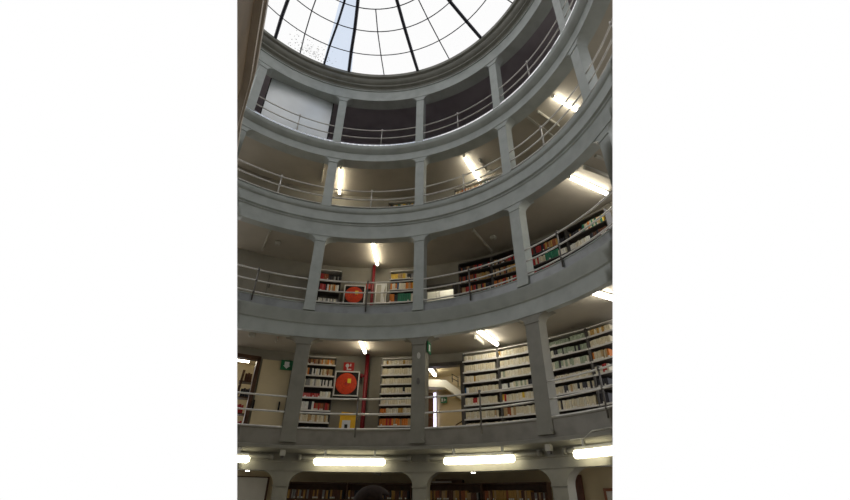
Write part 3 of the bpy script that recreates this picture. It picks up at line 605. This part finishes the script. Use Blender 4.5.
# archive room at left: lamp, rack of dark and red files
t = radial_thing('archive_light', 'lit tube inside the archive doorway at the left edge', 'lamp', -27.6, 7.7, 4.9)
bm = B(); tube(bm, [(-.4, 0, -.06), (.4, 0, -.06)], .03, 10); link('tube', bm, TUBEM, t, smooth='all'); bm = B(); bbox(bm, -.42, .42, -.04, .04, -.04, .0, .005); link('housing', bm, HOUS, t)
t = radial_thing('archive_rack', 'dark leaning rack of files inside the archive doorway', 'rack', -24.2, 7.5, 2.66)
for x in (-.22, .12):
    bm = B(); prism(bm, [(x - .04, 0), (x + .02, 0), (x + .12, 1.9), (x + .06, 1.9)], 0, .3); link('upright', bm, WOOD, t)
for z in (.4, .8, 1.2, 1.6):
    bm = B(); box(bm, -.2, .18, .02, .3, z, z + .03); link('shelf', bm, WOOD, t)
for j, (c, z, n) in enumerate((('red', .44, 4), ('red', .84, 3), ('dark', 1.24, 4), ('brown', 1.64, 3))):
    for q in range(n):
        bm = B(); bbox(bm, 0, .055, 0, .2, 0, .2 + .02 * (q % 2), .004)
        a = Matrix.Translation(P(-24.2, 7.5, 2.66)) @ Matrix.Rotation(rad(24.2), 4, 'Z') @ Matrix.Translation((-.17 + z * .055 + q * .06, .05, z - .0085))
        o = link('file_binder', bm, BMAT[c]); o.matrix_world = a; tag(o, '%s file on the archive rack behind the left doorway' % c, 'binder', '%s files on the archive rack' % c)
# second gallery lobby: bright leaf
t = radial_thing('lobby_light', 'lit tube inside the bright doorway of the second gallery', 'lamp', 16.5, 7.7, 7.65)
bm = B(); tube(bm, [(-.3, 0, -.06), (.3, 0, -.06)], .04, 10); link('tube', bm, TUBEC, t, smooth='all'); bm = B(); bbox(bm, -.32, .32, -.04, .04, -.03, .0, .005); link('housing', bm, HOUS, t)
bm = B(); tube(bm, [P(15.6, 7.6, 6.2), P(14.6, 7.6, 7.2)], .015, 6); tube(bm, [P(16.4, 7.6, 6.2), P(15.4, 7.6, 7.2)], .015, 6)
tag(link('ladder_rails', bm, HOUS), 'pair of pale slanted bars inside the second gallery doorway', 'ladder')
# left wall of second gallery: shut panel and pipe
t = radial_thing('wall_cabinet', 'brown flush cupboard on the left wall of the second gallery', 'cupboard', -25.5, 6.84, 5.36)
bm = B(); bbox(bm, -.55, .55, 0, .05, .3, 1.75, .006); link('cupboard_body', bm, WALL, t)
bm = B(); box(bm, .09, .10, -.006, .0, .3, 1.75); link('door_gap', bm, STEELD, t)
bm = B(); bbox(bm, .13, .15, -.03, 0, 1.35, 1.5, .003); link('handle', bm, STEELD, t)
bm = B(); bbox(bm, -.36, .38, -.04, 0, 0, 2.06, .004); tag(link('flush_door', bm, CREAMW, loc=P(-19.2, 6.87, 2.66), rz=rad(19.2)), 'cream flush door between the archive doorway and left column', 'door')
for a in (-22.2, -17.2):
    bm = B(); bbox(bm, -.02, .02, -.05, 0, -.1, .1, .004); tag(link('door_hook', bm, BLACK, loc=P(a, 6.82, 3.6), rz=-rad(a)), 'small black hook at the %s edge of the cream door, lowest gallery' % ('left' if a < -20 else 'right'), 'hook')

# ------------------------------------------------------------------ top gallery: big frosted window
p, q = P(-39.6, 5.17, 0), P(-16.9, 5.17, 0); mid = (p + q) / 2; L = (q - p).length / 2
wt = thing('window_screen', 'large pale frosted glass screen in the left bay of the top gallery', 'glass screen', (mid.x, mid.y, 10.70), rad(28.2))
bm = B(); box(bm, -L + .02, L - .02, 0, .012, .05, 2.18); link('pane', bm, FROST, wt)
bm = B()
for a in ((-L, -L + .03, 0, 2.21), (L - .03, L, 0, 2.21), (-L, L, 2.18, 2.21), (-L, L, 0, .04)): box(bm, a[0], a[1], -.015, .027, a[2], a[3])
link('frame', bm, BLACK, wt)

# ------------------------------------------------------------------ ground floor things
t = radial_thing('notice_board', 'cream board with dark edge at the left, ground floor', 'board', -22.5, 6.82, 1.0)
bm = B(); bbox(bm, -.75, .68, 0, .03, 0, 1.04, .004); link('board_panel', bm, WHITEW, t)
bm = B(); box(bm, .68, .72, -.01, .04, 0, 1.06); box(bm, -.75, .72, -.01, .04, 1.04, 1.06); link('edge_strip', bm, WOOD, t)
t = radial_thing('wood_door', 'tall reddish brown door right of the right ground floor column', 'door', 42.2, 6.82, 0.01)
bm = B(); bbox(bm, -.16, .14, 0, .05, 0, 2.08, .008); dl = link('door_leaf', bm, WOODRED, t); bm = B(); tube(bm, [(.08, -.05, 1), (.08, -.02, 1)], .02, 8); link('knob', bm, STEEL, dl)
t = radial_thing('picture_frame', 'wooden picture frame on the cream wall at the right edge', 'picture', 49.3, 6.84, 1.1)
bm = B()
for a in ((-.32, .32, .70, .75), (-.32, .32, 0, .05), (-.32, -.27, .05, .7), (.27, .32, .05, .7)): bbox(bm, a[0], a[1], 0, .03, a[2], a[3], .004)
link('frame', bm, mat('orange_wood', (.30, .10, .03), .4, .2, 8), t); bm = B(); box(bm, -.27, .27, .012, .02, .05, .7); link('print', bm, LABELM, t)
t = radial_thing('flat_box', 'dark flat box lying on the ochre bookcase right of the central column', 'box', 19, 6.5, 1.965)
bm = B(); bbox(bm, -.28, .34, .0, .2, 0, .07, .006); link('box_body', bm, WOOD, t)
bm = B(); bbox(bm, -.34, .1, -.04, .0, 0.0, .03, .003); link('paper_stack', bm, LABELM, t)

# ------------------------------------------------------------------ timber beam overhead at the left of the standpoint
pts = [P(165.0, 3.63, 3.2), P(165.93, 3.35, 3.2), P(167.6, 3.05, 3.2), P(169.04, 2.77, 3.2)]
d0 = (pts[0] - pts[1]).normalized(); pts = [pts[0] + d0 * 3.2] + pts; d1 = (pts[-1] - pts[-2]).normalized(); pts.append(pts[-1] + d1 * 1.0)
bm = B(); n2 = Vector((-d0.y, d0.x, 0)); n2 = n2 if n2.x < 0 else -n2
def strip(off0, off1, z0, z1, mi):
    rows = []
    for p_ in pts: rows.append([bm.verts.new((p_ + n2 * o_) + Vector((0, 0, z_ - 3.2))) for o_, z_ in ((off0, z0), (off1, z0), (off1, z1), (off0, z1))])
    for a, b in zip(rows, rows[1:]):
        for k in range(4): bm.faces.new((a[k], a[(k + 1) % 4], b[(k + 1) % 4], b[k])).material_index = mi
    bm.faces.new(rows[0][::-1]); bm.faces.new(rows[-1])
strip(0, .3, 3.165, 3.2, 1); strip(.02, .3, 3.15, 3.165, 0); strip(-.004, .3, 3.115, 3.15, 1); strip(.02, .3, 3.095, 3.115, 0); strip(.004, .3, 3.05, 3.095, 1); strip(.03, .9, 2.2, 3.05, 0)
struct(link('trim_8', bm, [NEARWOOD, NEARTRIM]))

# ------------------------------------------------------------------ standing person, mostly below the picture
def skin_mesh(name, verts, edges, parent, m, root=0, sub=2):
    me = bpy.data.meshes.new(name); me.from_pydata([v[:3] for v in verts], edges, []); me.materials.append(m)
    o = bpy.data.objects.new(name, me); C.objects.link(o)
    o.modifiers.new('skin', 'SKIN'); o.modifiers['skin'].use_smooth_shade = True
    if not me.skin_vertices: 
        pass
    for i, v in enumerate(verts):
        rr_ = v[3]; me.skin_vertices[0].data[i].radius = rr_ if isinstance(rr_, tuple) else (rr_, rr_); me.skin_vertices[0].data[i].use_root = (i == root)
    s = o.modifiers.new('sub', 'SUBSURF'); s.levels = s.render_levels = sub
    if parent: o.parent = parent
    return o
hx, hy, hz = 0, 0, 0
per = thing('person', 'dark haired person in dark clothes, only the top of the head showing at the bottom', 'person', (1.32, -2.03, .005), rad(-80))
# local: faces +y ; joints (x, y, z, radius)
V = [(0, 0, .90, (.15, .11)), (0, .0, 1.08, (.13, .10)), (0, -.01, 1.25, (.15, .11)), (0, -.02, 1.345, .055), (0, 0, 1.43, .055),
     (0, .01, 1.49, (.072, .085)), (0, .0, 1.55, (.068, .082)), (0, .085, 1.455, .022), (0, .10, 1.475, .014)]
Ed = [(0, 1), (1, 2), (2, 3), (3, 4), (4, 5), (5, 6), (5, 7), (7, 8)]
def chain(start, items):
    prev = start
    for it in items: V.append(it); Ed.append((prev, len(V) - 1)); prev = len(V) - 1
    return prev
clothes_top, clothes_leg = [], []
for s in (-1, 1):
    k = chain(0, [(s * .095, 0, .84, .085), (s * .10, .01, .46, .055), (s * .10, -.01, .09, .038), (s * .10, .03, .035, .035), (s * .11, .14, .025, .028)])
    k = chain(2, [(s * .16, -.01, 1.27, .052), (s * .20, -.02, 1.02, .040), (s * .21, .03, .80, .028), (s * .212, .045, .745, (.018, .034))])
    for j, (dy, ln) in enumerate(((.028, .062), (.010, .075), (-.009, .070), (-.027, .055))):
        chain(k, [(s * .213, .047 + dy, .705, .0095), (s * .210, .052 + dy, .705 - ln * .55, .0085), (s * .200, .058 + dy, .705 - ln, .007)])
    chain(k, [(s * .203, .085, .735, .010), (s * .195, .10, .70, .0085)])
skin_mesh('body', V, Ed, per, SKIN)
T = [(0, 0, .86, (.165, .125)), (0, 0, 1.08, (.145, .115)), (0, -.01, 1.25, (.165, .12)), (0, -.02, 1.33, .075)]; TE = [(0, 1), (1, 2), (2, 3)]
for s in (-1, 1):
    n = len(T); T += [(s * .165, -.01, 1.275, .064), (s * .202, -.02, 1.02, .051), (s * .212, .03, .82, .038)]; TE += [(2, n), (n, n + 1), (n + 1, n + 2)]
skin_mesh('jacket', T, TE, per, SHIRT)
T = [(0, 0, .92, (.155, .12))]; TE = []
for s in (-1, 1):
    n = len(T); T += [(s * .095, 0, .83, .098), (s * .10, .01, .46, .072), (s * .10, -.01, .08, .06)]; TE += [(0, n), (n, n + 1), (n + 1, n + 2)]
skin_mesh('trousers', T, TE, per, TROUS)
for s in (-1, 1):
    skin_mesh('shoe', [(s * .10, -.04, .045, .045), (s * .105, .06, .04, .042), (s * .112, .17, .03, .036)], [(0, 1), (1, 2)], per, BLACK)
# hair: cap with strands, open over the face
bm = B(); bmesh.ops.create_uvsphere(bm, u_segments=40, v_segments=24, radius=1)
for v in bm.verts:
    x, y, z = v.co; a = math.atan2(x, y)
    k = 1 + .018 * math.sin(a * 23 + z * 5) + .012 * math.sin(a * 41)
    v.co = Vector((x * .088 * k, y * .102 * k - .006, z * .098 * (1 + .01 * math.sin(a * 17)) + 1.527))
bmesh.ops.delete(bm, geom=[v for v in bm.verts if (v.co.y > .045 and v.co.z < 1.58) or v.co.z < 1.44], context='VERTS')
hr = link('hair', bm, HAIR, per, smooth='all'); so = hr.modifiers.new('s', 'SOLIDIFY'); so.thickness = .008
for s in (-1, 1):
    bm = B(); bmesh.ops.create_uvsphere(bm, u_segments=12, v_segments=8, radius=1)
    for v in bm.verts: v.co = Vector((v.co.x * .010 + s * .098, v.co.y * .019 + .012, v.co.z * .031 + 1.51))
    link('ear', bm, SKIN, per, smooth='all')
    bm = B(); bmesh.ops.create_uvsphere(bm, u_segments=12, v_segments=8, radius=.011); bmesh.ops.translate(bm, verts=bm.verts, vec=(s * .031, .083, 1.505)); link('eye', bm, WHITE, per, smooth='all')
bm = B(); bbox(bm, -.022, .022, .082, .095, 1.432, 1.444, .004); link('mouth', bm, mat('lips', (.4, .12, .10), .5, .1), per)

# ------------------------------------------------------------------ end the model at the two section planes
bpy.context.view_layer.update()
def chain_world(o):
    m = o.matrix_basis.copy(); p_ = o.parent
    while p_: m = p_.matrix_basis @ m; p_ = p_.parent
    return m
def topmost(o):
    while o.parent: o = o.parent
    return o
def drop(o):
    for c in list(o.children): drop(c)
    gone.add(o.name); bpy.data.objects.remove(o)
gone = set()
for nm in [o.name for o in C.objects]:
    if nm in gone: continue
    o = bpy.data.objects[nm]
    if o.type != 'MESH' or o.get('whole') or o.modifiers: continue
    W = chain_world(o); co = [W @ v.co for v in o.data.vertices]
    if not co: drop(o); continue
    dead = False; cut = []
    for n_ in SECTION:
        d = [(p_ - CAM).dot(n_) for p_ in co]
        if max(d) < .004: dead = True
        elif min(d) < 0: cut.append(n_)
    if dead: drop(o); continue
    if cut:
        bm = bmesh.new(); bm.from_mesh(o.data); Wi = W.inverted(); R3 = W.to_3x3()
        for n_ in cut:
            g = bmesh.ops.bisect_plane(bm, geom=bm.verts[:] + bm.edges[:] + bm.faces[:], plane_co=Wi @ CAM, plane_no=(R3.transposed() @ n_).normalized(), clear_inner=True, dist=1e-5)
            ed = [e for e in g['geom_cut'] if isinstance(e, bmesh.types.BMEdge) and e.is_boundary]
            if ed: bmesh.ops.holes_fill(bm, edges=ed, sides=0)
        if not bm.faces: bm.free(); drop(o); continue
        bm.to_mesh(o.data); bm.free()
for o in list(C.objects):
    if o.type == 'EMPTY' and not any(c.type == 'MESH' for c in o.children_recursive): bpy.data.objects.remove(o)
for o in C.objects:
    if 'whole' in o.keys(): del o['whole']
